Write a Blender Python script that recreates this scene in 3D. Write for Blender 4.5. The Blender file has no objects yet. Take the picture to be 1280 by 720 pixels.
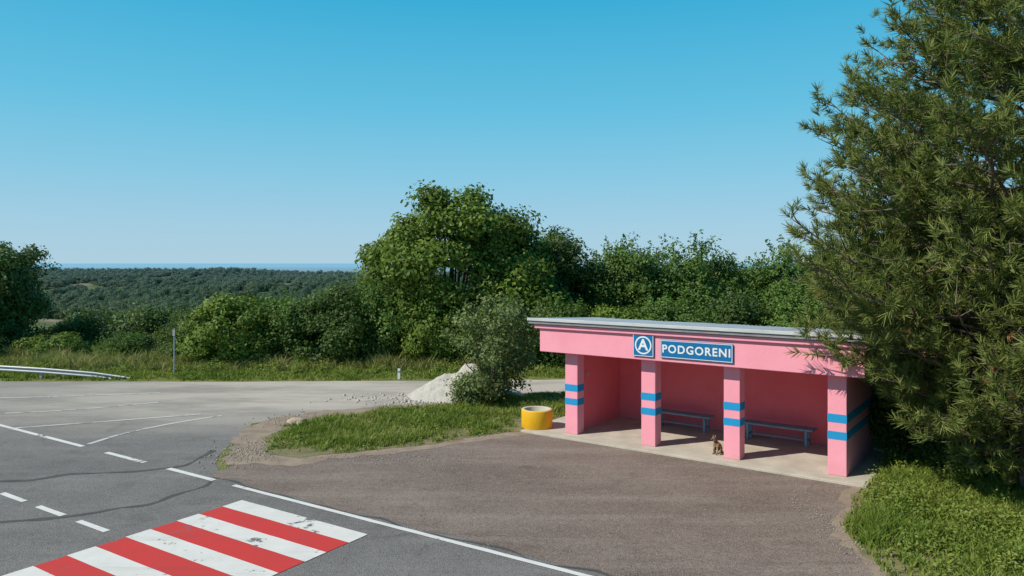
import bpy, bmesh, math, random
import numpy as np
from mathutils import Vector, noise
rng = np.random.default_rng(11)
random.seed(5)
scene = bpy.context.scene
COL = scene.collection

# ------------------------------------------------------------------ helpers
def link(o, parent=None):
    COL.objects.link(o)
    if parent: o.parent = parent
    return o

def new_mat(name):
    m = bpy.data.materials.new(name); m.use_nodes = True
    nt = m.node_tree; nt.nodes.clear()
    return m, nt.nodes, nt.links

def coords(N, L, scale=None):
    g = N.new('ShaderNodeNewGeometry')
    return g.outputs['Position']

def noise_n(N, L, vec, scale, detail=4, rough=.55):
    n = N.new('ShaderNodeTexNoise'); n.inputs['Scale'].default_value = scale
    n.inputs['Detail'].default_value = detail; n.inputs['Roughness'].default_value = rough
    L.new(vec, n.inputs['Vector']); return n.outputs['Fac']

def maprange(N, L, v, a, b, c=0, d=1):
    n = N.new('ShaderNodeMapRange'); n.inputs[1].default_value = a; n.inputs[2].default_value = b
    n.inputs[3].default_value = c; n.inputs[4].default_value = d; L.new(v, n.inputs[0]); return n.outputs[0]

def math_n(N, L, op, a, b):
    n = N.new('ShaderNodeMath'); n.operation = op
    for i, x in enumerate((a, b)):
        if isinstance(x, (int, float)): n.inputs[i].default_value = x
        else: L.new(x, n.inputs[i])
    return n.outputs[0]

def mixc(N, L, f, a, b, mode='MIX'):
    n = N.new('ShaderNodeMix'); n.data_type = 'RGBA'; n.blend_type = mode
    if isinstance(f, (int, float)): n.inputs[0].default_value = f
    else: L.new(f, n.inputs[0])
    for i, x in ((6, a), (7, b)):
        if isinstance(x, tuple): n.inputs[i].default_value = (*x, 1)
        else: L.new(x, n.inputs[i])
    return n.outputs[2]

def finish(N, L, col, rough=.8, bump=None, bstr=.3, bdist=.01, spec=.3, metal=0):
    p = N.new('ShaderNodeBsdfPrincipled'); o = N.new('ShaderNodeOutputMaterial')
    if isinstance(col, tuple): p.inputs['Base Color'].default_value = (*col, 1)
    else: L.new(col, p.inputs['Base Color'])
    if isinstance(rough, (int, float)): p.inputs['Roughness'].default_value = rough
    else: L.new(rough, p.inputs['Roughness'])
    p.inputs['Specular IOR Level'].default_value = spec
    p.inputs['Metallic'].default_value = metal
    if bump is not None:
        b = N.new('ShaderNodeBump'); b.inputs['Strength'].default_value = bstr; b.inputs['Distance'].default_value = bdist
        L.new(bump, b.inputs['Height']); L.new(b.outputs[0], p.inputs['Normal'])
    L.new(p.outputs[0], o.inputs[0])

def simple(name, ca, cb, scale=3, rough=.8, bstr=.2, bdist=.01, fine=60, spec=.3, metal=0):
    m, N, L = new_mat(name); v = coords(N, L)
    f = maprange(N, L, noise_n(N, L, v, scale), .3, .7)
    c = mixc(N, L, f, ca, cb)
    f2 = noise_n(N, L, v, fine, 3)
    c = mixc(N, L, maprange(N, L, f2, .3, .7, 0, .25), c, tuple(x*.6 for x in ca))
    finish(N, L, c, rough, f2, bstr, bdist, spec, metal)
    return m

def leaf_mat(name, ca, cb, cc=None, trans=.3, clump=.5, haze_tint=False):
    m, N, L = new_mat(name)
    a = N.new('ShaderNodeAttribute'); a.attribute_name = 'shade'
    v = coords(N, L)
    c = mixc(N, L, a.outputs['Fac'], ca, cb)
    n = maprange(N, L, noise_n(N, L, v, clump, 3), .35, .65)
    c = mixc(N, L, math_n(N, L, 'MULTIPLY', n, .5), c, cc or cb)
    oi = N.new('ShaderNodeObjectInfo')
    c = mixc(N, L, maprange(N, L, oi.outputs['Random'], 0, 1, 0, .35), c, tuple(x*.55 for x in ca))
    if haze_tint:
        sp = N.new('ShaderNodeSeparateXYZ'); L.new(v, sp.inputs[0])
        c = mixc(N, L, maprange(N, L, sp.outputs['Y'], 150, 1000, 0, .8), c, (.14, .225, .23))  # aerial haze painted into the leaf colour, stronger with distance
    d = N.new('ShaderNodeBsdfPrincipled'); L.new(c, d.inputs['Base Color'])
    d.inputs['Roughness'].default_value = .55; d.inputs['Specular IOR Level'].default_value = .25
    t = N.new('ShaderNodeBsdfTranslucent')
    c2 = mixc(N, L, .5, c, (.20, .27, .02)); L.new(c2, t.inputs[0])
    ms = N.new('ShaderNodeMixShader'); ms.inputs[0].default_value = trans
    L.new(d.outputs[0], ms.inputs[1]); L.new(t.outputs[0], ms.inputs[2])
    o = N.new('ShaderNodeOutputMaterial'); L.new(ms.outputs[0], o.inputs[0])
    return m

def np_mesh(name, V, F, mats, midx=None, shade=None):
    me = bpy.data.meshes.new(name)
    V = np.asarray(V, dtype=np.float32); F = np.asarray(F, dtype=np.int32)
    k = F.shape[1]
    me.vertices.add(len(V)); me.vertices.foreach_set('co', V.ravel())
    me.loops.add(F.size); me.loops.foreach_set('vertex_index', F.ravel())
    me.polygons.add(len(F)); me.polygons.foreach_set('loop_start', np.arange(len(F), dtype=np.int32)*k)
    for m in mats: me.materials.append(m)
    if midx is not None: me.polygons.foreach_set('material_index', np.asarray(midx, dtype=np.int32))
    if shade is not None:
        at = me.attributes.new('shade', 'FLOAT', 'FACE'); at.data.foreach_set('value', np.asarray(shade, dtype=np.float32))
    me.update(calc_edges=True)
    return me

def add_box(bm, x0, x1, y0, y1, z0, z1, mi=0):
    r = bmesh.ops.create_cube(bm, size=1)
    for v in r['verts']:
        v.co = Vector(((x0+x1)/2+v.co.x*(x1-x0), (y0+y1)/2+v.co.y*(y1-y0), (z0+z1)/2+v.co.z*(z1-z0)))
    fs = {f for v in r['verts'] for f in v.link_faces}
    for f in fs: f.material_index = mi
    return r

def bm_obj(name, bm, mats, parent=None, bevel=0, smooth=False):
    me = bpy.data.meshes.new(name); bm.normal_update(); bm.to_mesh(me); bm.free()
    for m in mats: me.materials.append(m)
    o = bpy.data.objects.new(name, me); link(o, parent)
    if bevel:
        b = o.modifiers.new('bev', 'BEVEL'); b.width = bevel; b.segments = 2; b.limit_method = 'ANGLE'
    if smooth:
        for p in me.polygons: p.use_smooth = True
    return o

def box_obj(name, dims, mats, parent=None, bevel=.008):
    bm = bmesh.new(); add_box(bm, *dims); return bm_obj(name, bm, mats, parent, bevel)

def densify(pts, step, jit, closed=True):
    out = []
    n = len(pts)
    for i in range(n if closed else n-1):
        a = Vector(pts[i]); b = Vector(pts[(i+1) % n]); d = (b-a).length
        k = max(1, int(d/step))
        for j in range(k):
            p = a.lerp(b, j/k)
            w = noise.noise(Vector((p.x*1.1, p.y*1.1, 3)))*jit + noise.noise(Vector((p.x*5, p.y*5, 9)))*jit*.5
            nrm = Vector((-(b-a).y, (b-a).x)).normalized()
            out.append(p + nrm*w)
    return out

def sheet(name, pts, z, mat, step=0, jit=0, parent=None):
    if step: pts = densify(pts, step, jit)
    bm = bmesh.new()
    vs = [bm.verts.new((p[0], p[1], z)) for p in pts]
    f = bm.faces.new(vs)
    bm.normal_update()
    if f.normal.z < 0: f.normal_flip()
    bmesh.ops.triangulate(bm, faces=[f], ngon_method='EAR_CLIP')
    return bm_obj(name, bm, [mat], parent)

def unit(a): return a/np.maximum(np.linalg.norm(a, axis=-1, keepdims=True), 1e-6)

def tube(pts, rad, seg=7):
    pts = np.array(pts, float); n = len(pts)
    V = []; F = []
    for i in range(n):
        t = pts[min(i+1, n-1)]-pts[max(i-1, 0)]; t = t/(np.linalg.norm(t)+1e-9)
        ref = np.array([0, 0, 1.]) if abs(t[2]) < .9 else np.array([1., 0, 0])
        a = np.cross(t, ref); a /= np.linalg.norm(a); b = np.cross(t, a)
        for s in range(seg):
            th = 2*math.pi*s/seg
            V.append(pts[i]+rad[i]*(math.cos(th)*a+math.sin(th)*b))
    for i in range(n-1):
        for s in range(seg):
            s2 = (s+1) % seg
            F.append((i*seg+s, i*seg+s2, (i+1)*seg+s2, (i+1)*seg+s))
    return np.array(V), np.array(F)

class Acc:
    def __init__(s): s.V = []; s.F = []; s.M = []; s.S = []; s.n = 0
    def add(s, V, F, mi, sh=None):
        s.V.append(V); s.F.append(F+s.n); s.n += len(V)
        s.M.append(np.full(len(F), mi)); s.S.append(np.full(len(F), .5) if sh is None else sh)
    def mesh(s, name, mats):
        return np_mesh(name, np.concatenate(s.V), np.concatenate(s.F), mats, np.concatenate(s.M), np.concatenate(s.S))

def leaves(P, D, size, aspect=.6, wild=.75):
    n = len(P)
    nr = unit(unit(D)+wild*unit(rng.normal(size=(n, 3))))
    a = unit(np.cross(nr, rng.normal(size=(n, 3)))); b = np.cross(nr, a)
    l = (size*rng.uniform(.6, 1.3, n))[:, None]
    V = np.stack([P-a*l*.5, P+b*l*.5*aspect, P+a*l*.5, P-b*l*.5*aspect], 1).reshape(-1, 3)
    F = np.arange(n*4).reshape(n, 4)
    return V, F

def make_tree(name, mats, H, R, trunk_h, trunk_r, n_cl, per, lsize, rc, base_frac=.12, droop=0, flat=1., seed=0, spiky=0, boxy=1., lobe=1.):
    global rng
    rng = np.random.default_rng(seed+100)
    A = Acc()
    zc = (H + H*base_frac)/2; rz = (H-H*base_frac)/2-rc*.5
    tp = [(0, 0, -.4), (.05*R, 0, trunk_h*.5), (0, .04*R, trunk_h), (.03*R, 0, H*.7)]
    V, F = tube(tp, [trunk_r*1.25, trunk_r, trunk_r*.8, trunk_r*.2], 8); A.add(V, F, 0)
    d = unit(rng.normal(size=(n_cl, 3)))
    f = rng.uniform(.45, 1., n_cl)**.6
    sc = np.array([R-rc*.5, R-rc*.5, rz])
    ph = rng.uniform(0, 6.28, 4)
    az = np.arctan2(d[:, 1], d[:, 0])
    lob = 1+lobe*(.13*np.sin(2*az+ph[0]+d[:, 2]*2)+.10*np.sin(3*az+ph[1]-d[:, 2]*3)+.06*np.sin(5*az+ph[2]))
    db = np.sign(d)*np.abs(d)**boxy
    C = db*sc*(f*lob)[:, None]+np.array([0, 0, zc])
    for i in rng.choice(n_cl, min(n_cl, 26), replace=False):
        s = np.array([0, 0, trunk_h*rng.uniform(.7, 1.2)]); e = C[i]
        m = s*.45+e*.55+np.array([0, 0, -.1*np.linalg.norm(e-s)])
        V, F = tube([s, m, e], [trunk_r*.4, trunk_r*.22, trunk_r*.06], 5); A.add(V, F, 0)
    for i in range(n_cl):
        r = rc*rng.uniform(.55, 1.3); n = int(per*rng.uniform(.6, 1.3)*(r/rc)**1.5)+6
        dd = unit(rng.normal(size=(n, 3))); rr = rng.uniform(0, 1, n)**.45
        k = unit(rng.normal(size=(6, 3))); rag = 1+.40*np.max(np.clip(dd@k.T, 0, 1)**8, axis=1)
        P = C[i]+dd*(r*rr*rag)[:, None]*np.array([1, 1, .75*flat])
        if spiky:
            ns = int(n*.3); k = rng.integers(0, 8, ns); dirs = unit(rng.normal(size=(8, 3))+np.array([0, 0, .8]))
            P[:ns] = C[i]+dirs[k]*(r*rng.uniform(.5, 1.45, ns))[:, None]+rng.normal(size=(ns, 3))*.05
        P[:, 2] = np.maximum(P[:, 2], .05)
        out = dd+unit(C[i]-np.array([0, 0, zc]))*.6+np.array([0, 0, .5])
        V, F = leaves(P, out, lsize)
        base = rng.uniform(0, 1)
        A.add(V, F, 1, np.clip(base*.6+rng.uniform(0, .4, n), 0, 1))
    return A.mesh(name, mats)

def place(name, me, x, y, z=0, rot=0, sx=1, sz=None):
    o = bpy.data.objects.new(name, me); o.location = (x, y, z); o.rotation_euler = (0, 0, rot)
    o.scale = (sx, sx, sz or sx); return link(o)

def in_poly(P, poly):
    x, y = P[:, 0], P[:, 1]; c = np.zeros(len(P), bool); n = len(poly); j = n-1
    for i in range(n):
        xi, yi = poly[i][0], poly[i][1]; xj, yj = poly[j][0], poly[j][1]
        t = ((yi > y) != (yj > y)) & (x < (xj-xi)*(y-yi)/((yj-yi)+1e-12)+xi)
        c ^= t; j = i
    return c

def edge_dist(P, poly):
    d = np.full(len(P), 1e9); n = len(poly)
    for i in range(n):
        a = np.array(poly[i][:2]); b = np.array(poly[(i+1) % n][:2]); ab = b-a
        t = np.clip(((P-a)@ab)/(ab@ab), 0, 1); q = a+t[:, None]*ab
        d = np.minimum(d, np.linalg.norm(P-q, axis=1))
    return d

def vnoise(P, s, off=0):
    w = P+.6*np.column_stack([np.sin(P[:, 1]*s*.7+off), np.cos(P[:, 0]*s*.8-off)])
    return (np.sin(w[:, 0]*s+1.3+off)*np.cos(w[:, 1]*s*1.17+off*2)+np.sin((w[:, 0]+w[:, 1])*s*.63+off*.7)*.7+np.sin((w[:, 0]-1.7*w[:, 1])*s*1.9+off)*.4)/2.1

def grass(name, poly, n, hmin, hmax, mat, w=.012, z=0.01, zf=None, edge=.5, thin=0.0, seed=0):
    global rng
    rng = np.random.default_rng(seed+500)
    a = np.array([p[:2] for p in poly]); lo = a.min(0); hi = a.max(0)
    P = rng.uniform(lo, hi, size=(n, 2)); P = P[in_poly(P, poly)]
    P = P+rng.normal(size=P.shape)*.02
    ed = edge_dist(P, poly)
    nz = vnoise(P, 2.1, seed)+.6*vnoise(P, 6.3, seed+2)
    keep = rng.uniform(0, 1, len(P)) < np.clip(.15+ed/edge*.5+nz*.85-thin, 0.03, 1)
    P = P[keep]; nz = nz[keep]; ed = ed[keep]; m = len(P)
    h = (hmin+(hmax-hmin)*np.clip(.38+nz*.7+rng.normal(size=m)*.2, 0, 1.5))*np.clip(.35+ed/edge*.7, .3, 1)
    th = rng.uniform(0, 6.28, m); lean = rng.uniform(.1, 1.05, m)*h
    la = rng.uniform(0, 6.28, m)
    zz = np.full(m, z) if zf is None else zf(P)+z
    B = np.column_stack([P, zz]); sd = np.column_stack([np.cos(th), np.sin(th), np.zeros(m)])*(w*rng.uniform(.6, 1.5, m))[:, None]
    M = B+np.column_stack([np.cos(la)*lean*.35, np.sin(la)*lean*.35, h*.6])
    T = B+np.column_stack([np.cos(la)*lean, np.sin(la)*lean, h])
    V = np.stack([B-sd, B+sd, M+sd*.8, M-sd*.8, T+sd*.15, T-sd*.15], 1).reshape(-1, 3)
    i = np.arange(m)*6
    F = np.concatenate([np.column_stack([i, i+1, i+2, i+3]), np.column_stack([i+3, i+2, i+4, i+5])])
    s = np.clip(.5+vnoise(P, 1.3, seed+9)*.5+rng.normal(size=m)*.25, 0, 1); S = np.concatenate([s, s])
    me = np_mesh(name, V, F, [mat], None, S)
    o = bpy.data.objects.new(name, me); return link(o)

# ------------------------------------------------------------------ materials
def asphalt(name, ca, cb, dust=False, stain=(.07, .062, .055), pale=(.24, .2, .17), crk=.3, mott=.4):
    m, N, L = new_mat(name); v = coords(N, L)
    big = maprange(N, L, noise_n(N, L, v, .35, 5, .6), .35, .65)
    c = mixc(N, L, big, ca, cb)
    st = maprange(N, L, noise_n(N, L, v, 1.3, 6, .65), .52, .72, 0, .65)
    c = mixc(N, L, st, c, stain)
    mp = N.new('ShaderNodeMapping'); mp.inputs['Rotation'].default_value = (0, 0, .58); mp.inputs['Scale'].default_value = (.25, 1.6, 1); L.new(v, mp.inputs[0])
    tr = maprange(N, L, noise_n(N, L, mp.outputs[0], .8, 5, .6), .48, .70, 0, .6)
    c = mixc(N, L, tr, c, pale)
    mo = maprange(N, L, noise_n(N, L, v, 9, 5, .7), .48, .70, 0, mott)
    c = mixc(N, L, mo, c, stain)
    mo2 = maprange(N, L, noise_n(N, L, v, 3.3, 7, .75), .55, .72, 0, mott)
    c = mixc(N, L, mo2, c, pale)
    fine = noise_n(N, L, v, 60, 2, .7)
    vo = N.new('ShaderNodeTexVoronoi'); vo.inputs['Scale'].default_value = 45; L.new(v, vo.inputs['Vector'])
    agg = maprange(N, L, vo.outputs['Distance'], .0, .6)
    c = mixc(N, L, maprange(N, L, fine, .45, .75, 0, .65), c, (.38, .34, .30))
    c = mixc(N, L, maprange(N, L, fine, .5, .25, 0, .65), c, (.035, .033, .03))
    wv = N.new('ShaderNodeTexVoronoi'); wv.feature = 'DISTANCE_TO_EDGE'; wv.inputs['Scale'].default_value = .3
    nz = N.new('ShaderNodeTexNoise'); nz.inputs['Scale'].default_value = 1.2; nz.inputs['Detail'].default_value = 5; L.new(v, nz.inputs['Vector'])
    va = N.new('ShaderNodeVectorMath'); va.operation = 'MULTIPLY_ADD'; L.new(nz.outputs['Color'], va.inputs[0]); va.inputs[1].default_value = (1.1, 1.1, 0); L.new(v, va.inputs[2])
    L.new(va.outputs[0], wv.inputs['Vector'])
    cr = maprange(N, L, wv.outputs['Distance'], .002, .006, crk, 0)
    crm = maprange(N, L, noise_n(N, L, v, .3, 2), .48, .56)
    c = mixc(N, L, math_n(N, L, 'MULTIPLY', cr, crm), c, (.035, .033, .03))
    if dust:
        sp = N.new('ShaderNodeSeparateXYZ'); L.new(v, sp.inputs[0])
        fy = maprange(N, L, sp.outputs['Y'], 19.0, 24.0)
        fx = maprange(N, L, sp.outputs['X'], -23, -10, .2, 1)
        mp2 = N.new('ShaderNodeMapping'); mp2.inputs['Rotation'].default_value = (0, 0, -.1); mp2.inputs['Scale'].default_value = (.5, 1.6, 1); L.new(v, mp2.inputs[0])
        fn = maprange(N, L, noise_n(N, L, mp2.outputs[0], .45, 7, .7), .36, .56)
        f = math_n(N, L, 'MULTIPLY', math_n(N, L, 'MULTIPLY', fy, fx), maprange(N, L, fn, 0, 1, .45, 1))
        c = mixc(N, L, f, c, (.45, .40, .335))
    h = math_n(N, L, 'ADD', fine, agg)
    finish(N, L, c, .9, h, .7, .007, .2)
    return m
M_road = asphalt('road_asphalt', (.125, .119, .115), (.175, .167, .160), dust=True, crk=.25, mott=.4, stain=(.075, .07, .067), pale=(.24, .225, .21))
M_bay = asphalt('bay_asphalt', (.150, .104, .082), (.215, .160, .13), stain=(.085, .060, .048), pale=(.30, .24, .20), crk=.2, mott=.5)
M_seal = simple('crack_sealant', (.07, .066, .063), (.10, .095, .09), 3, .85)

def paint(name, col, wear=.55, under=(.13, .12, .115)):
    m, N, L = new_mat(name); v = coords(N, L)
    n1 = noise_n(N, L, v, 5, 8, .75); n2 = noise_n(N, L, v, 1.0, 3, .5)
    s = math_n(N, L, 'ADD', n1, math_n(N, L, 'MULTIPLY', n2, .8))
    f = maprange(N, L, s, wear+.42, wear+.48)
    dirt = maprange(N, L, noise_n(N, L, v, 2.2, 5, .6), .35, .7, 0, .3)
    c = mixc(N, L, dirt, col, tuple(x*.6+.03 for x in col))
    mp = N.new('ShaderNodeMapping'); mp.inputs['Rotation'].default_value = (0, 0, .577); mp.inputs['Scale'].default_value = (.25, 2.2, 1); L.new(v, mp.inputs[0])
    ty = maprange(N, L, noise_n(N, L, mp.outputs[0], 1.2, 5, .65), .55, .72, 0, .35)
    c = mixc(N, L, ty, c, tuple(x*.35+.04 for x in col))
    fine = noise_n(N, L, v, 80, 2, .6)
    c = mixc(N, L, maprange(N, L, fine, .5, .8, 0, .5), c, tuple(x*.5 for x in col))
    c = mixc(N, L, f, c, under)
    finish(N, L, c, .7, fine, .3, .004, .3)
    return m
M_white = paint('road_paint_white', (.68, .655, .60), .62)
M_wline = paint('road_paint_edge', (.68, .66, .62), .64)
M_old = paint('road_paint_faded', (.56, .54, .50), .53, (.28, .25, .22))
M_red = paint('road_paint_red', (.56, .04, .032), .65)

def terrain_mat():
    m, N, L = new_mat('terrain_grass'); v = coords(N, L)
    n1 = maprange(N, L, noise_n(N, L, v, 1.5, 6, .65), .35, .65)
    near = mixc(N, L, n1, (.10, .14, .03), (.22, .20, .075))
    n2 = maprange(N, L, noise_n(N, L, v, .009, 5, .6), .50, .62)
    far = mixc(N, L, n2, (.07, .105, .045), (.27, .215, .15))
    sp = N.new('ShaderNodeSeparateXYZ'); L.new(v, sp.inputs[0])
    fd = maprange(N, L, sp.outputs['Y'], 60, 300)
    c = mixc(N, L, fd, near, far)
    c = mixc(N, L, maprange(N, L, sp.outputs['Y'], 800, 2400, 0, .9), c, (.19, .30, .36))  # aerial haze painted into the ground colour by distance
    c = mixc(N, L, maprange(N, L, sp.outputs['Y'], 2400, 5000), c, (.20, .40, .52))  # far water strip, its colour also carrying painted blue haze
    finish(N, L, c, .95, noise_n(N, L, v, 30, 3), .5, .03, .05)
    return m
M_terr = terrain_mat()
M_soil = simple('grass_soil', (.12, .125, .045), (.27, .215, .115), 2.2, .95, .6, .02, 35)
M_dirt = simple('dirt_fringe', (.23, .17, .125), (.35, .275, .205), 2.5, .95, .6, .02, 40)

def pinkmat(name, a, b, st=.12):
    m, N, L = new_mat(name); v = coords(N, L)
    c = mixc(N, L, maprange(N, L, noise_n(N, L, v, 1.2, 5, .6), .35, .7), a, b)
    sp = N.new('ShaderNodeSeparateXYZ'); L.new(v, sp.inputs[0])
    lowz = maprange(N, L, sp.outputs['Z'], .0, .4, .7, 0)
    sc = N.new('ShaderNodeMapping'); sc.inputs['Scale'].default_value = (3, 3, .6); L.new(v, sc.inputs[0])
    streak = maprange(N, L, noise_n(N, L, sc.outputs[0], 1.2, 5, .6), .5, .75, 0, st)
    c = mixc(N, L, streak, c, tuple(x*.6+.02 for x in a))
    c = mixc(N, L, math_n(N, L, 'MULTIPLY', lowz, noise_n(N, L, v, 6, 4)), c, (.35, .24, .22))
    n = noise_n(N, L, v, 25, 5, .6)
    finish(N, L, c, .8, n, .4, .01, .2)
    return m
M_pink = pinkmat('pink_paint', (.83, .335, .41), (.80, .295, .37))
M_coral = pinkmat('coral_paint', (.87, .185, .215), (.83, .155, .19))
M_blue = simple('blue_stripe_paint', (.01, .29, .58), (.015, .26, .52), 4, .6, .2)
M_conc = simple('concrete', (.40, .36, .29), (.54, .49, .41), 1.8, .9, .5, .01, 30)
M_ceil = simple('ceiling_paint', (.62, .48, .46), (.58, .44, .42), 2, .9)
M_metal = simple('roof_metal', (.62, .63, .63), (.50, .50, .50), 1.5, .5, .1, .005, 30, .4, .2)
M_edge = simple('roof_edge', (.20, .20, .21), (.30, .30, .30), 3, .6)
M_bench = simple('bench_paint', (.17, .30, .38), (.22, .35, .44), 5, .55)
M_sign = simple('sign_blue', (.006, .15, .36), (.008, .14, .33), 1, .4, .02)
M_signw = simple('sign_white', (.74, .76, .76), (.7, .72, .72), 1, .5, .02)
M_yel = simple('yellow_paint', (.80, .45, .012), (.70, .36, .01), 4, .6, .3)
M_ring = simple('ring_concrete', (.55, .50, .38), (.45, .42, .34), 4, .9, .5)
M_bark = simple('bark', (.11, .085, .065), (.17, .14, .11), 4, .95, .8, .03, 25)
M_pbark = simple('pine_bark', (.16, .115, .09), (.26, .20, .15), 4, .95, .8, .03, 25)
M_leafA = leaf_mat('leaf_main', (.065, .115, .015), (.25, .35, .05), (.13, .21, .028), .27)
M_leafD = leaf_mat('leaf_dark', (.036, .072, .017), (.115, .18, .035), (.075, .13, .026), .22)
M_leafC = leaf_mat('leaf_acacia', (.055, .115, .022), (.175, .28, .055), (.10, .18, .034), .27)
M_leafO = leaf_mat('leaf_olive', (.10, .145, .045), (.26, .32, .12), (.16, .21, .075), .28)
M_leafF = leaf_mat('leaf_forest', (.045, .085, .020), (.14, .20, .05), (.08, .125, .035), .2, .03, haze_tint=True)
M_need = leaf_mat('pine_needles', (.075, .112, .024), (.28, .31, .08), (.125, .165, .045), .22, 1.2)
M_dead = leaf_mat('pine_dead_needles', (.42, .22, .08), (.30, .16, .07), (.34, .18, .07), .2)
M_grass = leaf_mat('grass_blades', (.13, .21, .025), (.37, .39, .10), (.21, .30, .045), .4, .8)
M_dry = leaf_mat('dry_grass', (.19, .22, .05), (.45, .40, .16), (.32, .31, .11), .35, .8)
M_gravel = simple('gravel_pile', (.42, .39, .335), (.55, .51, .45), 5, .95, .9, .05, 18)
M_rock = simple('rock', (.40, .30, .21), (.50, .41, .31), 6, .95, .7, .03, 20)
M_peb = simple('pebbles', (.24, .20, .16), (.34, .30, .25), 6, .95, .3, .01, 20)
M_galv = simple('galvanised_steel', (.36, .38, .40), (.44, .45, .46), 3, .5, .1, .01, 30, .5, .3)

# ------------------------------------------------------------------ terrain
prof_q = [-100, 0, 30, 90, 220, 400, 650, 900, 1500, 3000, 20000]
prof_z = [0, 0, -4, -14, -28, -21, -12.5, -18, -26, -22, -20]
def hz(x, y):
    q = y-33.5-max(0, (-22-x))*.65
    if q <= 0: return 0.0
    z = float(np.interp(q, prof_q, prof_z))
    a = min(1, q/200)
    if q < 2000:
        z += a*(noise.noise(Vector((x*.0045, y*.006, 1.7)))*8+noise.noise(Vector((x*.012, y*.014, 4)))*3)
        z += 4.0*math.exp(-((q-640)/240)**2)*min(1, max(0, (-x-220)/160))
    return z
ys = np.concatenate([np.linspace(-60, 30, 10), np.arange(33.5, 120, 6), np.linspace(125, 1000, 90), np.linspace(1050, 3000, 40), [4000, 6000, 9000, 13000, 18000]])
xs0 = np.linspace(-1, 1, 121)
xs = np.sign(xs0)*(np.abs(xs0)**2.6)*14000
xs = np.unique(np.concatenate([xs, np.linspace(-60, 60, 21)]))
V = [(x, y, hz(x, y)) for y in ys for x in xs]
nx = len(xs); F = [(j*nx+i, j*nx+i+1, (j+1)*nx+i+1, (j+1)*nx+i) for j in range(len(ys)-1) for i in range(nx-1)]
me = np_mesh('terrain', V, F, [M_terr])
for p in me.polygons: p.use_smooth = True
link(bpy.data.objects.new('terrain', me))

# ------------------------------------------------------------------ roads
def TN(t, n): return (.838*t+.545*n, -.545*t+.838*n)
near_edge = [(-6.3, 16.03), (-6.9, 17.3), (-7.15, 19.5), (-7.4, 21.2), (-6.2, 22.5), (-4.3, 23.4), (-2.1, 24.5), (0, 25.6), (2.3, 26.6), (6, 27.5), (14, 28)]
far_edge = [(14, 31), (6, 30.4), (1.8, 29.2), (-3.1, 28.9), (-10.4, 28.7), (-19.6, 28.7), (-30, 33)]
road_poly = [(30, -15), (30, -7.6)]+near_edge+far_edge+[(-60, 54), (-60, 43.6)]
sheet('road', road_poly, .004, M_road, .6, .10)
sheet('bus_bay', [(-6.5, 16.02), (-6.2, 17.4), (-5.5, 18.6), (0, 21.4), (9, 19.5), (9, 10), (12.2, 3.9)], .008, M_bay, .25, .14)

def stripe(bm, t0, t1, n0, n1, z=.012, mi=0):
    k = max(1, int(abs(t1-t0)/.35))
    jt = lambda a, b: .009*noise.noise(Vector((a*3.1, b*7, .5)))
    prev = None
    for i in range(k+1):
        a = t0+(t1-t0)*i/k
        e = .012*noise.noise(Vector((a*5, n0*3, 2))) if i in (0, k) else 0
        p = (bm.verts.new((*TN(a+e, n0+jt(a, n0)), z)), bm.verts.new((*TN(a-e, n1+jt(a, n1)), z)))
        if prev:
            f = bm.faces.new((prev[0], p[0], p[1], prev[1])); f.material_index = mi; f.normal_update()
            if f.normal.z < 0: f.normal_flip()
        prev = p
bm = bmesh.new()
stripe(bm, -13.17, 30, 9.67, 9.78)
for a, b in ((-15.46, -13.82), (-18.02, -16.38), (-24.5, -19.1)): stripe(bm, a, b, 9.66, 9.79)
for i in range(12): 
    a = -13.66-1.46*i; stripe(bm, a, a+.93, 6.82, 6.94)
for i in range(8): stripe(bm, -7.5+2.2*i, -6.3+2.2*i, 6.82, 6.94)
stripe(bm, -60, 30, 4.0, 4.13)
bm_obj('road_line_marking', bm, [M_wline])
bm = bmesh.new()
for k in range(6):
    n1 = 9.2-.93*k
    stripe(bm, -12.2, -8.88, n1-.44, n1, .014, 0)
    stripe(bm, -12.19, -8.89, n1-.94, n1-.43, .011, 1)
bm_obj('crosswalk_marking', bm, [M_white, M_red])

def ribbon(bm, pts, w, z, mi=0, jit=0):
    pts = [Vector(p) for p in pts]; sm = []
    for i in range(len(pts)-1):
        k = max(2, int((pts[i+1]-pts[i]).length/.2))
        for j in range(k):
            t = j/k; p0 = pts[max(i-1, 0)]; p1 = pts[i]; p2 = pts[i+1]; p3 = pts[min(i+2, len(pts)-1)]
            sm.append(.5*((2*p1)+(-p0+p2)*t+(2*p0-5*p1+4*p2-p3)*t*t+(-p0+3*p1-3*p2+p3)*t**3))
    sm.append(pts[-1]); prev = None
    for i, p in enumerate(sm):
        d = (sm[min(i+1, len(sm)-1)]-sm[max(i-1, 0)]).normalized(); nn = Vector((-d.y, d.x))
        ww = w*max(.15, (1+jit*1.6*noise.noise(Vector((p.x*2.5, p.y*2.5, 0)))))*.5
        o = nn*jit*.25*noise.noise(Vector((p.x*1.3, p.y*1.3, 5)))
        a = bm.verts.new((*(p+o-nn*ww), z)); b = bm.verts.new((*(p+o+nn*ww), z))
        if prev:
            f = bm.faces.new((prev[0], a, b, prev[1])); f.material_index = mi; f.normal_update()
            if f.normal.z < 0: f.normal_flip()
        prev = (a, b)
bm = bmesh.new()
ribbon(bm, [(-30, 24), (-17.4, 25.2), (-12.4, 26.2)], .13, .012)
ribbon(bm, [(-26, 21.5), (-15.6, 22.6), (-11.6, 24.4)], .13, .012)
ribbon(bm, [(-13.9, 20.57), (-11.7, 21.5), (-9.4, 22.5)], .13, .013)
ribbon(bm, [(-10.7, 18.8), (-10.4, 20.0), (-9.7, 21.2), (-8.7, 22.3)], .13, .0115)
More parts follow.
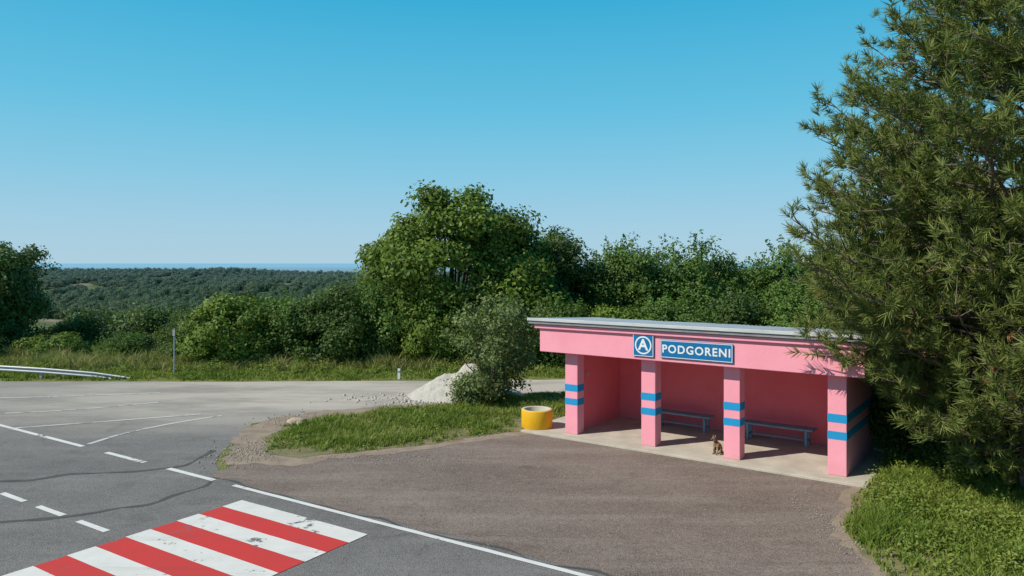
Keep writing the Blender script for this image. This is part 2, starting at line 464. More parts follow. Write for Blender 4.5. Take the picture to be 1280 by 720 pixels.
bm_obj('junction_line_marking', bm, [M_old])
bm = bmesh.new()
ribbon(bm, [(-14, 15.9), (-11.2, 15.5), (-9.6, 16.1), (-7.6, 16.7), (-7.3, 18.2)], .12, .0085, jit=.9)
ribbon(bm, [(-12, 11.5), (-9.2, 13.1), (-7.6, 13.6), (-6.6, 14.6), (-6.3, 15.6)], .11, .0085, jit=.9)
ribbon(bm, [(-6.4, 15.85), (-3.2, 13.8), (0, 11.75), (5, 8.5)], .05, .0105, jit=.9)
bm_obj('crack_seal_marking', bm, [M_seal])

island = [(-6.3, 18.6), (-5.8, 17.75), (-5.0, 17.75), (-3.8, 17.9), (-2.0, 18.8), (-.5, 19.8), (.3, 20.4), (.3, 21.3), (3.4, 23.0), (10, 19), (14, 28), (6, 27.4), (2.3, 26.5), (0, 25.5), (-2.1, 24.2), (-4.3, 23.0), (-5.6, 22.1), (-6.45, 21.0), (-6.4, 19.7)]
fringe = [(-7.05, 18.3), (-6.5, 16.9), (-5.0, 16.9), (-3.7, 17.4), (-1.9, 18.45), (-.2, 19.5), (1, 20.4), (0, 23), (2.3, 26.75), (0, 25.9), (-2.1, 24.8), (-4.3, 23.7), (-6.1, 22.8), (-7.4, 21.4), (-7.25, 19.7)]
sheet('dirt_path', fringe, .012, M_dirt, .2, .36)
sheet('grass_island', island, .018, M_soil, .2, .3)
right_g = [(8.3, 16.9), (7.75, 15.9), (6.9, 14.9), (6.2, 13.7), (5.75, 12.9), (5.6, 12.15), (5.5, 10.9), (5.9, 9.3), (8, 7.4), (12, 5), (30, 2), (30, 30), (12, 29), (9.6, 18.6)]
sheet('grass_verge', right_g, .014, M_soil, .25, .28)
sheet('dirt_edge', [(8.2, 16.6), (7.6, 16.0), (6.7, 15.0), (6.0, 13.8), (5.5, 12.9), (5.35, 12.1), (5.25, 10.9), (5.7, 9.2), (9, 7.5), (10, 16)], .0105, M_dirt, .2, .3)

# ------------------------------------------------------------------ shelter
A0 = math.radians(-35.9)
sh = bpy.data.objects.new('bus_shelter', None); link(sh); sh.location = (1.57, 19.7, 0); sh.rotation_euler = (0, 0, A0)
FZ = .06
PX = [0, 2.22, 4.32, 6.6]; W = .19
box_obj('floor_slab', (-1.35, 7.25, -.42, 3.05, -.1, FZ), [M_conc], sh, .01)
for i, x in enumerate(PX):
    box_obj(f'pillar_{i+1}', (x-W, x+W, 0, .34, FZ, 2.22), [M_pink], sh, .012)
    bm = bmesh.new()
    for z0, z1 in ((.83, 1.00), (1.19, 1.37)): add_box(bm, x-W-.004, x+W+.004, -.004, .34 if i in (0, 3) else .344, z0, z1)
    bm_obj(f'blue_band_{i+1}', bm, [M_blue], sh)
box_obj('side_wall_left', (-.19, .02, .342, 2.9, FZ, 2.80), [M_coral], sh, 0)
box_obj('side_wall_right', (6.56, 6.786, .342, 2.9, FZ, 2.80), [M_pink], sh, 0)
bm = bmesh.new()
for z0, z1 in ((.83, 1.00), (1.19, 1.37)): add_box(bm, 6.70, 6.791, .345, 2.902, z0, z1)
bm_obj('blue_band_side', bm, [M_blue], sh)
box_obj('back_wall', (.022, 6.558, 2.70, 2.898, FZ, 2.80), [M_coral], sh, 0)
box_obj('ceiling', (.022, 6.558, .36, 2.698, 2.60, 2.78), [M_ceil], sh, 0)
box_obj('fascia_beam', (-.80, 7.20, -.30, .341, 2.222, 2.84), [M_pink], sh, .012)
box_obj('fascia_side', (-.80, -.195, .345, 3.0, 2.50, 2.84), [M_pink], sh, .01)
box_obj('fascia_side_2', (6.79, 7.20, .345, 3.0, 2.50, 2.84), [M_pink], sh, .01)
box_obj('roof_slab', (-.93, 7.30, -.37, .6, 2.842, 2.95), [M_pink], sh, .01)
bm = bmesh.new(); nx_ = 700
X0, X1, Y0, Y1 = -1.10, 7.45, -.46, 3.3
top = []
for j in range(2):
    row = []
    y = (Y0, Y1)[j]
    for i in range(nx_+1):
        x = X0+(X1-X0)*i/nx_
        row.append(bm.verts.new((x, y, 3.10-.058*(y-Y0)+.012*math.sin(x*2*math.pi/.12)+.02*noise.noise(Vector((x*1.4, y, 0))))))
    top.append(row)
for i in range(nx_): bm.faces.new((top[0][i], top[0][i+1], top[1][i+1], top[1][i]))
bm_obj('roof_sheet', bm, [M_metal], sh)
box_obj('roof_edge_board', (X0+.02, X1-.02, -.44, -.375, 2.965, 3.07), [M_edge], sh, .004)
box_obj('roof_flashing', (X0, X1, -.475, -.462, 3.045, 3.12), [M_metal], sh, .003)
bm = bmesh.new()
for s in (X0+.025, X1-.075): add_box(bm, s, s+.05, -.37, 3.2, 2.955, 3.04)
for v in bm.verts:
    if v.co.y > 3: v.co.z -= .2
bm_obj('roof_side_board', bm, [M_edge], sh)
box_obj('junction_box', (.021, .05, .75, .83, 1.5, 1.6), [M_ring], sh, .004)

def bench(name, x0, x1, yb=2.32):
    bm = bmesh.new()
    for k in range(3): add_box(bm, x0, x1, yb-.20+k*.14, yb-.20+k*.14+.12, .455, .495)
    for x in (x0+.14, x1-.20):
        add_box(bm, x, x+.06, yb-.18, yb-.12, FZ, .42); add_box(bm, x, x+.06, yb+.10, yb+.16, FZ, .42)
        add_box(bm, x-.002, x+.062, yb-.19, yb+.19, .415, .453)
        add_box(bm, x+.005, x+.055, yb-.119, yb+.099, .18, .22)
    add_box(bm, x0+.205, x1-.205, yb-.03, yb+.0, .18, .215)
    o = bm_obj(name, bm, [M_bench], None, .004)
    o.location = sh.location; o.rotation_euler = sh.rotation_euler
bench('bench', 1.30, 2.98); bench('bench', 3.80, 5.58)

def sign_parent(name, x, z):
    e = bpy.data.objects.new(name, None); link(e)
    c, s = math.cos(A0), math.sin(A0); ly = -.345
    e.location = (1.57+c*x-s*ly, 19.7+s*x+c*ly, z); e.rotation_euler = (0, 0, A0); return e
def text(body, size, parent, x, z, off, bold=.0, y=-.006):
    cu = bpy.data.curves.new('lettering', 'FONT'); cu.body = body; cu.size = size; cu.align_x = 'CENTER'; cu.align_y = 'CENTER'
    cu.offset = bold; cu.extrude = .001; cu.space_character = off
    o = bpy.data.objects.new('lettering', cu); link(o, parent); o.rotation_euler = (math.pi/2, 0, 0); o.location = (x, y, z)
    cu.materials.append(M_signw); return o
s1 = sign_parent('bus_stop_sign', 2.25, 2.585)
box_obj('board', (-.275, .275, 0, .03, -.275, .275), [M_sign], s1, .006)
bm = bmesh.new()
def frame(bm, w, h, t, y):
    for d in ((-w, w, h-t, h), (-w, w, -h, -h+t)): add_box(bm, d[0], d[1], y, y+.002, d[2], d[3])
    for d in ((-w, -w+t), (w-t, w)): add_box(bm, d[0], d[1], y, y+.002, -h+t, h-t)
frame(bm, .268, .268, .014, -.003)
bm_obj('border', bm, [M_signw], s1)
bm = bmesh.new()
for i in range(48):
    a, b = 2*math.pi*i/48, 2*math.pi*(i+1)/48
    vs = [bm.verts.new((r*math.cos(t), -.003, r*math.sin(t))) for r, t in ((.185, a), (.22, a), (.22, b), (.185, b))]
    bm.faces.new(vs)
bm_obj('ring', bm, [M_signw], s1)
t = text('A', .37, s1, 0, 0, 1, .010)
s2 = sign_parent('town_name_sign', 3.585, 2.535)
box_obj('board', (-.885, .885, 0, .03, -.215, .215), [M_sign], s2, .006)
bm = bmesh.new(); frame(bm, .872, .203, .014, -.003); bm_obj('border', bm, [M_signw], s2)
text('PODGORENI', .262, s2, 0, -.005, 1.16, .006)

# ------------------------------------------------------------------ yellow ring
bm = bmesh.new(); S = 48
prof = [(.415, .0), (.43, .03), (.432, .47), (.42, .50), (.34, .50), (.33, .48), (.33, .12), (0.001, .12)]
rows = []
for r, z in prof: rows.append([bm.verts.new((r*math.cos(2*math.pi*i/S), r*math.sin(2*math.pi*i/S), z)) for i in range(S)])
for j in range(len(prof)-1):
    for i in range(S):
        f = bm.faces.new((rows[j][i], rows[j][(i+1) % S], rows[j+1][(i+1) % S], rows[j+1][i])); f.smooth = True
        f.material_index = 0 if j < 3 else (1 if j < 6 else 2)
o = bm_obj('concrete_ring_planter', bm, [M_yel, M_ring, M_soil]); o.location = (.69, 20.55, .06)

# ------------------------------------------------------------------ gravel pile
bm = bmesh.new(); G = 70
g = [[None]*(G+1) for _ in range(G+1)]
for i in range(G+1):
    for j in range(G+1):
        x = (i/G-.5)*5.2; y = (j/G-.5)*3.4
        r = math.sqrt((x/2.1)**2+(y/1.4)**2)
        z = 1.12*max(0, 1-r)**1.05*(1+.35*noise.noise(Vector((x*1.2, y*1.2, 0))))+.09*noise.noise(Vector((x*4, y*4, 1)))*max(0, 1.1-r)+.06*noise.noise(Vector((x*14, y*14, 1)))*max(0, 1.1-r)-.05*(r > 1)
        g[i][j] = bm.verts.new((x, y, z))
for i in range(G):
    for j in range(G): bm.faces.new((g[i][j], g[i+1][j], g[i+1][j+1], g[i][j+1])).smooth = True
o = bm_obj('gravel_pile', bm, [M_gravel]); o.location = (-1.6, 25.6, 0)
A = Acc()
def stones(cx, cy, sx, sy, n, s0, s1, z=.015, mi=0):
    for i in range(n):
        x = cx+random.gauss(0, sx); y = cy+random.gauss(0, sy); s = random.uniform(s0, s1)
        c = np.array([[-1, -1, 0], [1, -1, 0], [1, 1, 0], [-1, 1, 0], [-.6, -.6, 1], [.6, -.6, 1], [.6, .6, 1], [-.6, .6, 1]])*s*.5
        c = c*np.random.default_rng(i).uniform(.6, 1.3, c.shape); a = random.uniform(0, 6.3)
        R = np.array([[math.cos(a), -math.sin(a), 0], [math.sin(a), math.cos(a), 0], [0, 0, 1]])
        A.add(c@R.T+np.array([x, y, z]), np.array([[0, 1, 5, 4], [1, 2, 6, 5], [2, 3, 7, 6], [3, 0, 4, 7], [4, 5, 6, 7]]), mi)
stones(-2.0, 24.9, 1.6, .6, 500, .03, .09, mi=1); stones(-6.4, 18.0, .4, .7, 400, .015, .045); stones(1, 15, 3.2, 1.8, 500, .008, .022, .009)
stones(-6.4, 21.6, .5, .6, 160, .02, .05); stones(5.6, 12.5, .2, 1.5, 300, .01, .03); stones(-3.5, 17.5, 1.6, .25, 260, .01, .035)
link(bpy.data.objects.new('loose_gravel', A.mesh('loose_gravel', [M_peb, M_gravel])))
bm = bmesh.new(); bmesh.ops.create_icosphere(bm, subdivisions=4, radius=.24)
for v in bm.verts:
    v.co *= 1+.35*noise.noise(v.co*5)+.1*noise.noise(v.co*17); v.co.z *= .6; v.co.x *= 1.2
o = bm_obj('rock', bm, [M_rock], smooth=True); o.location = (-6.05, 21.0, .08)

# ------------------------------------------------------------------ guardrail, posts
e = bpy.data.objects.new('guardrail', None); link(e)
prof = [(-.11, 0), (-.09, .04), (-.045, .04), (-.015, 0), (.015, 0), (.045, .04), (.09, .04), (.11, 0)]
path = [(-34, 34.0, .55), (-26, 30.6, .55), (-21, 29.5, .45), (-18.5, 29.35, .33), (-16.5, 29.3, .18), (-15, 29.25, -.02)]
V = []; F = []
for x, y, z in path:
    for pz, py in prof: V.append((x, y-py, z+pz))
n = len(prof)
for i in range(len(path)-1):
    for j in range(n-1): F.append((i*n+j, (i+1)*n+j, (i+1)*n+j+1, i*n+j+1))
link(bpy.data.objects.new('rail', np_mesh('rail', V, F, [M_galv])), e)
bm = bmesh.new()
for i in range(8):
    x = -33+2.4*i; y = float(np.interp(x, [p[0] for p in path], [p[1] for p in path])); z = float(np.interp(x, [p[0] for p in path], [p[2] for p in path]))
    add_box(bm, x-.05, x+.05, y+.02, y+.12, -.3, z+.09)
bm_obj('rail_posts', bm, [M_galv], e)
bm = bmesh.new(); bmesh.ops.create_cone(bm, segments=12, radius1=.028, radius2=.022, depth=1.9, cap_ends=True)
for v in bm.verts: v.co.z += .95
add_box(bm, -.05, .05, -.05, -.03, 1.6, 1.85)
o = bm_obj('marker_pole', bm, [M_galv]); o.location = (-13.8, 30.4, 0)
bm = bmesh.new(); add_box(bm, -.05, .05, -.04, .04, 0, .42, 0); add_box(bm, -.052, .052, -.042, .042, .28, .33, 1)
for v in bm.verts:
    if v.co.z > .4: v.co.y *= .5
o = bm_obj('roadside_post', bm, [M_signw, M_edge], None, .008); o.location = (-4.45, 29.3, 0)

# ------------------------------------------------------------------ trees
BL = [M_bark, M_leafA]; BD = [M_bark, M_leafD]; BC = [M_bark, M_leafC]; BO = [M_bark, M_leafO]
tA = make_tree('broadleaf_tree', BL, 9.0, 5.0, 2.4, .28, 185, 500, .23, .98, .02, seed=1, boxy=.85, lobe=.65)
place('walnut_tree', tA, -2.9, 37.0, -.5, 1.97, 1.0, .95)
tB = make_tree('dark_tree', BD, 7.6, 3.0, 2.4, .22, 80, 560, .19, .95, .03, seed=2)
place('oak_tree', tB, 2.3, 38.8, -.7, 0, 1.0, 1.0)
place('oak_tree', tB, -27.4, 38.5, -.7, 2.1, 1.0, .95)
place('oak_tree', tB, -30.5, 36.5, -.5, 1.1, 1.05, .82)
tS = [make_tree('shrub_a', BL, 4.0, 2.5, .8, .1, 75, 400, .17, .75, -.02, seed=3),
      make_tree('shrub_b', BD, 4.0, 2.5, .8, .1, 70, 420, .16, .75, -.02, seed=4),
      make_tree('shrub_c', BC, 4.0, 2.4, .8, .1, 70, 420, .14, .75, -.02, seed=5, spiky=1)]
shr = [(-12.9, 34.2, -.3, 1.0, .91, 0), (-10.4, 34.6, -.3, .9, .80, 2), (-8.4, 34.2, -.3, .95, .95, 1), (-6.2, 34.5, -.3, .8, 1.0, 2), (-15.0, 35.2, -.3, .7, .66, 1),
       (-20.6, 43.5, -2.1, 1.1, 1.02, 1), (-24.5, 42, -1.9, 1.0, .9, 1), (-17.6, 38.5, -1.2, .75, .66, 1), (-26.5, 36, -.6, .9, .70, 1), (-22.6, 37, -1.0, .75, .55, 0), (-19, 36.5, -.9, .6, .5, 2),
       (-3.4, 33.8, -.2, .75, .9, 0), (-.6, 33.4, -.2, .8, .8, 0), (2.0, 33.2, -.2, .75, .75, 2), (4.6, 33.6, -.2, .8, .75, 0), (7.2, 33.0, -.2, .9, .8, 2), (10, 33, -.2, .9, .85, 1), (13, 33, -.2, 1, .9, 2), (16, 33, -.2, 1, 1, 2)]
for i, (x, y, z, s, szz, k) in enumerate(shr): place('shrub', tS[k], x, y, z, i*1.7, s, szz)
tC = make_tree('acacia', BC, 7.2, 3.1, 2.2, .18, 80, 520, .16, .92, .04, flat=.75, seed=6, spiky=1)
tC2 = make_tree('acacia_b', BC, 7.2, 2.7, 2.2, .18, 70, 520, .16, .88, .04, flat=.75, seed=7, spiky=1)
for i, (x, y, z, s, szz, k) in enumerate([(6.0, 38.5, -1, 1, .94, 0), (9.6, 39, -1, 1, .98, 1), (12.1, 40.5, -1.2, .95, .84, 0), (14.9, 39, -1, 1, .95, 1), (18.2, 39, -1, 1, 1, 0), (22, 38, -1, 1.1, 1.05, 1), (26, 38, -1, 1.1, 1.1, 0), (3.6, 41, -1.2, .9, .80, 1), (17, 28, 0, .9, .7, 1), (21, 27, 0, 1, .8, 0), (25, 25, 0, 1, .9, 1)]):
    place('acacia_tree', (tC, tC2)[k], x, y, z, i*2.3, s, szz)
tO = make_tree('small_fruit_tree', [M_bark, M_leafO], 3.4, 1.6, .6, .07, 64, 200, .11, .38, .02, seed=8, spiky=1, lobe=1.4)
place('fruit_tree', tO, -.60, 24.3, 0, .3, 1.05, 1.0)
tO2 = make_tree('small_bush', [M_bark, M_leafO], 1.5, 1.1, .3, .04, 30, 200, .10, .36, -.05, seed=9)
place('bush', tO2, -1.25, 24.2, 0, 0, .8, .75)
tU = make_tree('ivy_bush', BD, 2.4, 1.9, .4, .06, 60, 420, .13, .6, -.05, seed=10)
for i, (x, y, s, sz_) in enumerate([(9.9, 18.2, .8, .85), (11.6, 17.4, 1, .95), (13.6, 16.8, 1.1, 1.0), (12.3, 20, 1.2, 1.2), (10.4, 21.5, 1.1, 1.3), (15, 20, 1.2, 1.4), (15.6, 15.5, 1, .9), (9.6, 16.6, .45, .4), (10.6, 15.9, .5, .4)]):
    place('undergrowth_bush', tU, x, y, 0, i*1.9, s, sz_)

# ------------------------------------------------------------------ pine
rng = np.random.default_rng(77)
A = Acc()
H = 11.8
tr = [(0, 0, -.3), (.08, .05, 2), (-.05, .1, 5), (.1, 0, 8), (0, 0, 10.2), (0, 0, H)]
V, F = tube(tr, [.30, .25, .20, .13, .06, .02], 10); A.add(V, F, 0)
TP = []; TD = []; DP = []; DDv = []
zz = .7
zl = [.5, 1.0, 1.7, 2.4, 3.6, 5.0, 6.1, 7.2, 8.2, 9.4, 10.6, 11.8]; ll = [1.6, 2.3, 3.4, 4.45, 4.75, 4.3, 3.85, 3.3, 2.8, 2.1, 1.3, .3]
while zz < H-.3:
    nb = rng.integers(7, 10) if zz < 7 else rng.integers(6, 8)
    a0 = rng.uniform(0, 6.28)
    for b in range(nb):
        az = a0+b*6.283/nb+rng.normal()*.2
        L0 = float(np.interp(zz, zl, ll))*min(1.04, rng.uniform(.76, 1.16))
        el = np.interp(zz, [1, 4, 8, 11.5], [.03, .15, .32, .9])+rng.normal()*.07
        hd = np.array([math.cos(az), math.sin(az), 0]); side = np.array([-math.sin(az), math.cos(az), 0])
        pts = []
        for k in range(9):
            s = k/8
            pts.append(np.array([0, 0, zz])+hd*L0*s*math.cos(el)+np.array([0, 0, 1])*(L0*math.sin(el)*s-.10*L0*math.sin(s*math.pi)*.8+.14*L0*s**3)+side*(rng.normal()*.04*L0*s))
        r0 = .018+.011*L0
        V, F = tube(pts, [r0*(1-.85*k/8) for k in range(9)], 5); A.add(V, F, 0)
        pts = np.array(pts)
        s = .28
        sgn = 1
        while s < 1.0:
            p = np.array([np.interp(s, np.linspace(0, 1, 9), pts[:, i]) for i in range(3)])
            ln = (.38+.36*L0*(1-s)**.75*(.5+.5*min(1, s*2.5)))*rng.uniform(.7, 1.2)
            sd = unit(hd*rng.uniform(.5, 1.1)+side*sgn*rng.uniform(.4, 1.1)+np.array([0, 0, rng.uniform(-.2, .7)]))
            q = p+sd*ln; q[2] += .14*ln
            V, F = tube([p, (p+q)/2-np.array([0, 0, .03]), q], [r0*.3, r0*.22, .006], 3); A.add(V, F, 0)
            m = max(2, int(ln/.155))
            for j in range(m):
                u = (j+1)/m
                if s < .38 and u < .5: continue
                c = p+(q-p)*u+rng.normal(size=3)*.07
                dd = unit(sd*.8+rng.normal(size=3)*.5+np.array([0, 0, .6]))
                if zz < 3.4 and rng.uniform() < .04: DP.append(c); DDv.append(dd)
                else: TP.append(c); TD.append(dd)
            sgn = -sgn; s += .165/L0*rng.uniform(.8, 1.3)
        TP.append(pts[-1]); TD.append(unit(hd+np.array([0, 0, .8])))
    zz += .34*rng.uniform(.8, 1.2)
TP.append(np.array([0, 0, H])); TD.append(np.array([0, 0, 1.]))
for i in range(14):
    az = rng.uniform(2.2, 5.0); z0 = rng.uniform(2.3, 4.4); L0 = rng.uniform(3.0, 4.5)
    p = [np.array([math.cos(az+.1*s*math.sin(9*s+i))*L0*s, math.sin(az+.1*s*math.cos(7*s+i))*L0*s, z0+.22*L0*s+rng.normal()*.08]) for s in (0, .3, .5, .65, .8, .9, 1)]
    V, F = tube(p, [.035, .03, .025, .02, .014, .009, .005], 5); A.add(V, F, 0)
    for j in (3, 4, 5):
        qd = unit(rng.normal(size=3))*.5; V, F = tube([p[j], p[j]+qd*.5, p[j]+qd+np.array([0, 0, .1])], [.01, .007, .003], 4); A.add(V, F, 0)
def tufts(P, D, k, ln, w, mi, L0=.2):
    P = np.array(P); D = np.array(D); n = len(P)
    sc = rng.uniform(.75, 1.25, n)
    tsh = rng.uniform(0, 1, n)
    P = np.repeat(P, k, 0); D = np.repeat(D, k, 0); sc = np.repeat(sc, k); tsh = np.repeat(tsh, k); N_ = n*k
    u = rng.uniform(0, 1, N_)
    rad = unit(np.cross(D, rng.normal(size=(N_, 3))))
    dr = unit(D*(.35+.8*u[:, None])+rad*rng.uniform(.5, 1.0, (N_, 1)))
    B = P+D*(u*L0*sc)[:, None]; T = B+dr*(ln*rng.uniform(.75, 1.15, N_)*sc)[:, None]
    sd = unit(np.cross(dr, rng.normal(size=(N_, 3))))*w
    V = np.stack([B-sd, B+sd, T+sd*.3, T-sd*.3], 1).reshape(-1, 3)
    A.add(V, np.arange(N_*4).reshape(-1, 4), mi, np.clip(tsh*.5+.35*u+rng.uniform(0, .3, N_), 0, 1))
print('pine tufts', len(TP))
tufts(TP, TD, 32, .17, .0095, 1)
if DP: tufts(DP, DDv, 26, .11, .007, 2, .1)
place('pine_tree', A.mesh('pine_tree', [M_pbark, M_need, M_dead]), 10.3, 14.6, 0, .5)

# ------------------------------------------------------------------ grass
grass('grass_tufts', island, 180000, .03, .22, M_grass, .012, .015, edge=.55, seed=1)
grass('grass_tufts', right_g[:10]+[(14, 8), (14, 17), (9.6, 18.6)], 170000, .03, .26, M_grass, .010, .012, edge=.5, thin=.05, seed=2)
verge = [(-32, 34), (-19.6, 28.75), (-10.4, 28.8), (-3.1, 29.0), (3, 29.6), (14, 31.2), (14, 33), (-20, 33), (-30, 36)]
grass('verge_grass', verge, 90000, .04, .20, M_grass, .02, 0, edge=.4, seed=3)
grass('roadside_weeds', [(-30, 36), (-19, 31), (-13.5, 30.8), (-8, 31.5), (0, 31.2), (0, 33), (-30, 38)], 50000, .10, .60, M_dry, .016, 0, edge=.5, thin=.1, seed=4)
rng = np.random.default_rng(9); A = Acc()
def weed(x, y, r, hgt, ls):
    n = int(80*r/.2); d = unit(rng.normal(size=(n, 3))); d[:, 2] = abs(d[:, 2])
    P = np.array([x, y, .02])+d*(r*rng.uniform(.3, 1.1, n))[:, None]*np.array([1, 1, hgt])
    V, F = leaves(P, d+np.array([0, 0, 1]), ls, .5); A.add(V, F, 0, np.clip(rng.uniform(0, 1)*.5+rng.uniform(0, .5, n), 0, 1))
for i in range(1100):
    if i < 840: x, y = rng.uniform(5.8, 13), rng.uniform(9, 17)
    elif i < 1000: x, y = rng.uniform(-6, 1), rng.uniform(18, 25)
    else:
        x, y = rng.uniform(-24, 2), rng.uniform(30.5, 32.6); weed(x, y, rng.uniform(.15, .45), rng.uniform(.8, 1.6), .10); continue
    P0 = np.array([[x, y]])
    if not (in_poly(P0, right_g)[0] or in_poly(P0, island)[0]): continue
    if min(edge_dist(P0, right_g)[0], edge_dist(P0, island)[0]) < .15: continue
    if vnoise(P0, 1.4, 4)[0] < .0: continue
    weed(x, y, rng.uniform(.10, .36), rng.uniform(1.0, 2.0) if i < 840 else .6, .07)
link(bpy.data.objects.new('weeds', A.mesh('weeds', [M_grass])))

# ------------------------------------------------------------------ distant forest (instanced)
src = bpy.data.collections.new('forest_variants')
for k in range(4):
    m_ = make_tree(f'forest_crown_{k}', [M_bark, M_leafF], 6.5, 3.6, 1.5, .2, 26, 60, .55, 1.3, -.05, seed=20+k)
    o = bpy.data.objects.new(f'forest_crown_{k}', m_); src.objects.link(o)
rng = np.random.default_rng(3)
pts = []
def scat(n, y0, y1):
    y = np.sqrt(rng.uniform(y0**2, y1**2, n)); x = rng.uniform(-.95, .85, n)*y
    for a, b in zip(x, y):
        q = b-33.5-max(0, (-22-a))*.65
        if q < 20: continue
        nn = noise.noise(Vector((a*.016, b*.008, 7)))+.5*noise.noise(Vector((a*.05, b*.03, 2)))
        if b > 380 and nn > .46: continue
        if b > 600 and nn > (.30 if a < -200 else .06): continue
        z = hz(a, b)
        if b < 330 and z+7.2 > 4.6-.062*b: continue
        pts.append((a, b, z-.6))
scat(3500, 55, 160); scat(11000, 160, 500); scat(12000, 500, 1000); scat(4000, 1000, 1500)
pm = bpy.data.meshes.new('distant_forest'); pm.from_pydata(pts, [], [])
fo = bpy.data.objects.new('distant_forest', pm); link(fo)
ng = bpy.data.node_groups.new('scatter', 'GeometryNodeTree')
ng.interface.new_socket('Geometry', in_out='INPUT', socket_type='NodeSocketGeometry')
ng.interface.new_socket('Geometry', in_out='OUTPUT', socket_type='NodeSocketGeometry')
N = ng.nodes; L = ng.links
gi = N.new('NodeGroupInput'); go = N.new('NodeGroupOutput'); ip = N.new('GeometryNodeInstanceOnPoints')
ci = N.new('GeometryNodeCollectionInfo'); ci.inputs['Collection'].default_value = src
ci.inputs['Separate Children'].default_value = True; ci.inputs['Reset Children'].default_value = True
ip.inputs['Pick Instance'].default_value = True
rr = N.new('FunctionNodeRandomValue'); rr.data_type = 'FLOAT_VECTOR'; rr.inputs[0].default_value = (0, 0, 0); rr.inputs[1].default_value = (.1, .1, 6.28)
rs = N.new('FunctionNodeRandomValue'); rs.data_type = 'FLOAT'; rs.inputs[2].default_value = .55; rs.inputs[3].default_value = 1.3
L.new(gi.outputs[0], ip.inputs['Points']); L.new(ci.outputs[0], ip.inputs['Instance'])
L.new(rr.outputs['Value'], ip.inputs['Rotation']); L.new(rs.outputs[1], ip.inputs['Scale'])
L.new(ip.outputs[0], go.inputs[0])
md = fo.modifiers.new('scatter', 'NODES'); md.node_group = ng

# ------------------------------------------------------------------ dog
def dog():
    vs = [((.11, 0, .10), .075), ((.06, 0, .19), .075), ((.0, 0, .26), .068), ((-.05, 0, .30), .05), ((-.08, 0, .355), .038), ((-.115, 0, .395), .045), ((-.165, 0, .385), .026), ((-.20, 0, .378), .018)]
    ed = [(i, i+1) for i in range(7)]
    def chain(root, c):
        pr = root
        for co, r in c: vs.append((co, r)); ed.append((pr, len(vs)-1)); pr = len(vs)-1
    for s in (-1, 1):
        chain(2, [((-.035, s*.05, .20), .034), ((-.05, s*.05, .11), .020), ((-.06, s*.05, .03), .017), ((-.095, s*.052, .015), .018)])
        chain(0, [((.04, s*.075, .12), .045), ((-.02, s*.085, .085), .03), ((.06, s*.085, .03), .018), ((-.02, s*.09, .015), .02)])
    chain(0, [((.17, .01, .04), .025), ((.25, .04, .02), .016), ((.31, .09, .018), .010)])
    me = bpy.data.meshes.new('dog'); me.from_pydata([v[0] for v in vs], ed, [])
    o = bpy.data.objects.new('dog', me); link(o)
    o.modifiers.new('skin', 'SKIN')
    sv = me.skin_vertices[0].data
    for i, v in enumerate(vs): sv[i].radius = (v[1], v[1]); sv[i].use_root = (i == 0)
    o.modifiers.new('sub', 'SUBSURF').render_levels = 2; o.modifiers['sub'].levels = 2
    m, N, L = new_mat('dog_fur'); v = coords(N, L)
    c = mixc(N, L, maprange(N, L, noise_n(N, L, v, 14, 4), .42, .56), (.07, .045, .03), (.36, .25, .15))
    finish(N, L, c, .9, noise_n(N, L, v, 120, 2), .6, .01, .1)
    me.materials.append(m)
    bm = bmesh.new()
    for s in (-1, 1):
        r = bmesh.ops.create_cone(bm, segments=8, radius1=.022, radius2=.003, depth=.06, cap_ends=True)
        for q in r['verts']: q.co = Vector((q.co.x*.5-.10, q.co.y+s*.03, q.co.z+.45))
    bm_obj('ears', bm, [m], o)
    bm = bmesh.new()
    for s in (-1, 1):
        r = bmesh.ops.create_uvsphere(bm, u_segments=8, v_segments=6, radius=.006)
        for q in r['verts']: q.co += Vector((-.148, s*.024, .408))
    r = bmesh.ops.create_uvsphere(bm, u_segments=8, v_segments=6, radius=.010)
    for q in r['verts']: q.co += Vector((-.215, 0, .384))
    bm_obj('eyes_nose', bm, [M_edge], o)
    return o
d = dog(); d.location = (4.85, 17.6, FZ); d.rotation_euler = (0, 0, math.radians(35))

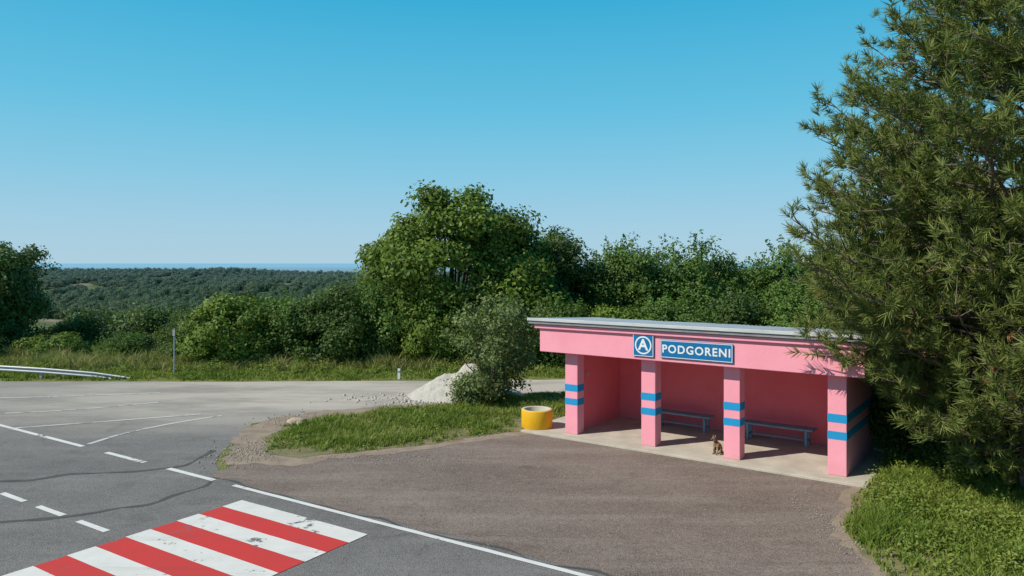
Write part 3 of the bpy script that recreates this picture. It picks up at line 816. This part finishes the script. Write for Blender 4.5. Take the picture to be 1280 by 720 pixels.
# ------------------------------------------------------------------ light
EL = math.radians(44); lx, ly = .932, .362
sd = bpy.data.lights.new('sun', 'SUN'); sd.energy = 5.0; sd.angle = math.radians(.53); sd.color = (1, .94, .83)
so = bpy.data.objects.new('sun', sd); link(so)
dirv = Vector((lx*math.cos(EL), ly*math.cos(EL), -math.sin(EL)))
so.rotation_euler = dirv.to_track_quat('-Z', 'Y').to_euler()
w = bpy.data.worlds.new('World'); scene.world = w; w.use_nodes = True
N = w.node_tree.nodes; L = w.node_tree.links; N.clear()
sk = N.new('ShaderNodeTexSky'); sk.sky_type = 'NISHITA'; sk.sun_disc = False
sk.sun_elevation = EL; sk.sun_rotation = math.atan2(-lx, -ly)
sk.air_density = 1.0; sk.dust_density = .6; sk.ozone_density = 1.5
tc = N.new('ShaderNodeTexCoord'); sp = N.new('ShaderNodeSeparateXYZ'); L.new(tc.outputs['Generated'], sp.inputs[0])
cr = N.new('ShaderNodeValToRGB'); L.new(sp.outputs['Z'], cr.inputs[0])
el = cr.color_ramp.elements
stops = [(0, (.42, .64, .77)), (.05, (.35, .61, .78)), (.12, (.23, .58, .78)), (.20, (.12, .53, .765)), (.33, (.035, .43, .70)), (.55, (.02, .24, .48)), (1, (.012, .13, .34))]
el[0].position = stops[0][0]; el[0].color = (*stops[0][1], 1); el[1].position = 1; el[1].color = (*stops[-1][1], 1)
for p_, c_ in stops[1:-1]:
    q = el.new(p_); q.color = (*c_, 1)
vm = N.new('ShaderNodeVectorMath'); vm.operation = 'SCALE'; vm.inputs['Scale'].default_value = 1/.11; L.new(cr.outputs[0], vm.inputs[0])
mx = mixc(N, L, .92, sk.outputs[0], vm.outputs[0])
bg = N.new('ShaderNodeBackground'); bg.inputs[1].default_value = .11; L.new(mx, bg.inputs[0])
wo = N.new('ShaderNodeOutputWorld'); L.new(bg.outputs[0], wo.inputs[0])

# ------------------------------------------------------------------ camera
cd = bpy.data.cameras.new('camera'); cd.sensor_width = 36; cd.lens = 36*930/1280; cd.shift_y = -32/1280
cd.clip_end = 30000; cd.clip_start = .1
co = bpy.data.objects.new('camera', cd); link(co); co.location = (0, 0, 4.6); co.rotation_euler = (math.pi/2, 0, 0)
scene.camera = co
scene.view_settings.view_transform = 'Standard'; scene.view_settings.look = 'None'; scene.view_settings.exposure = 0
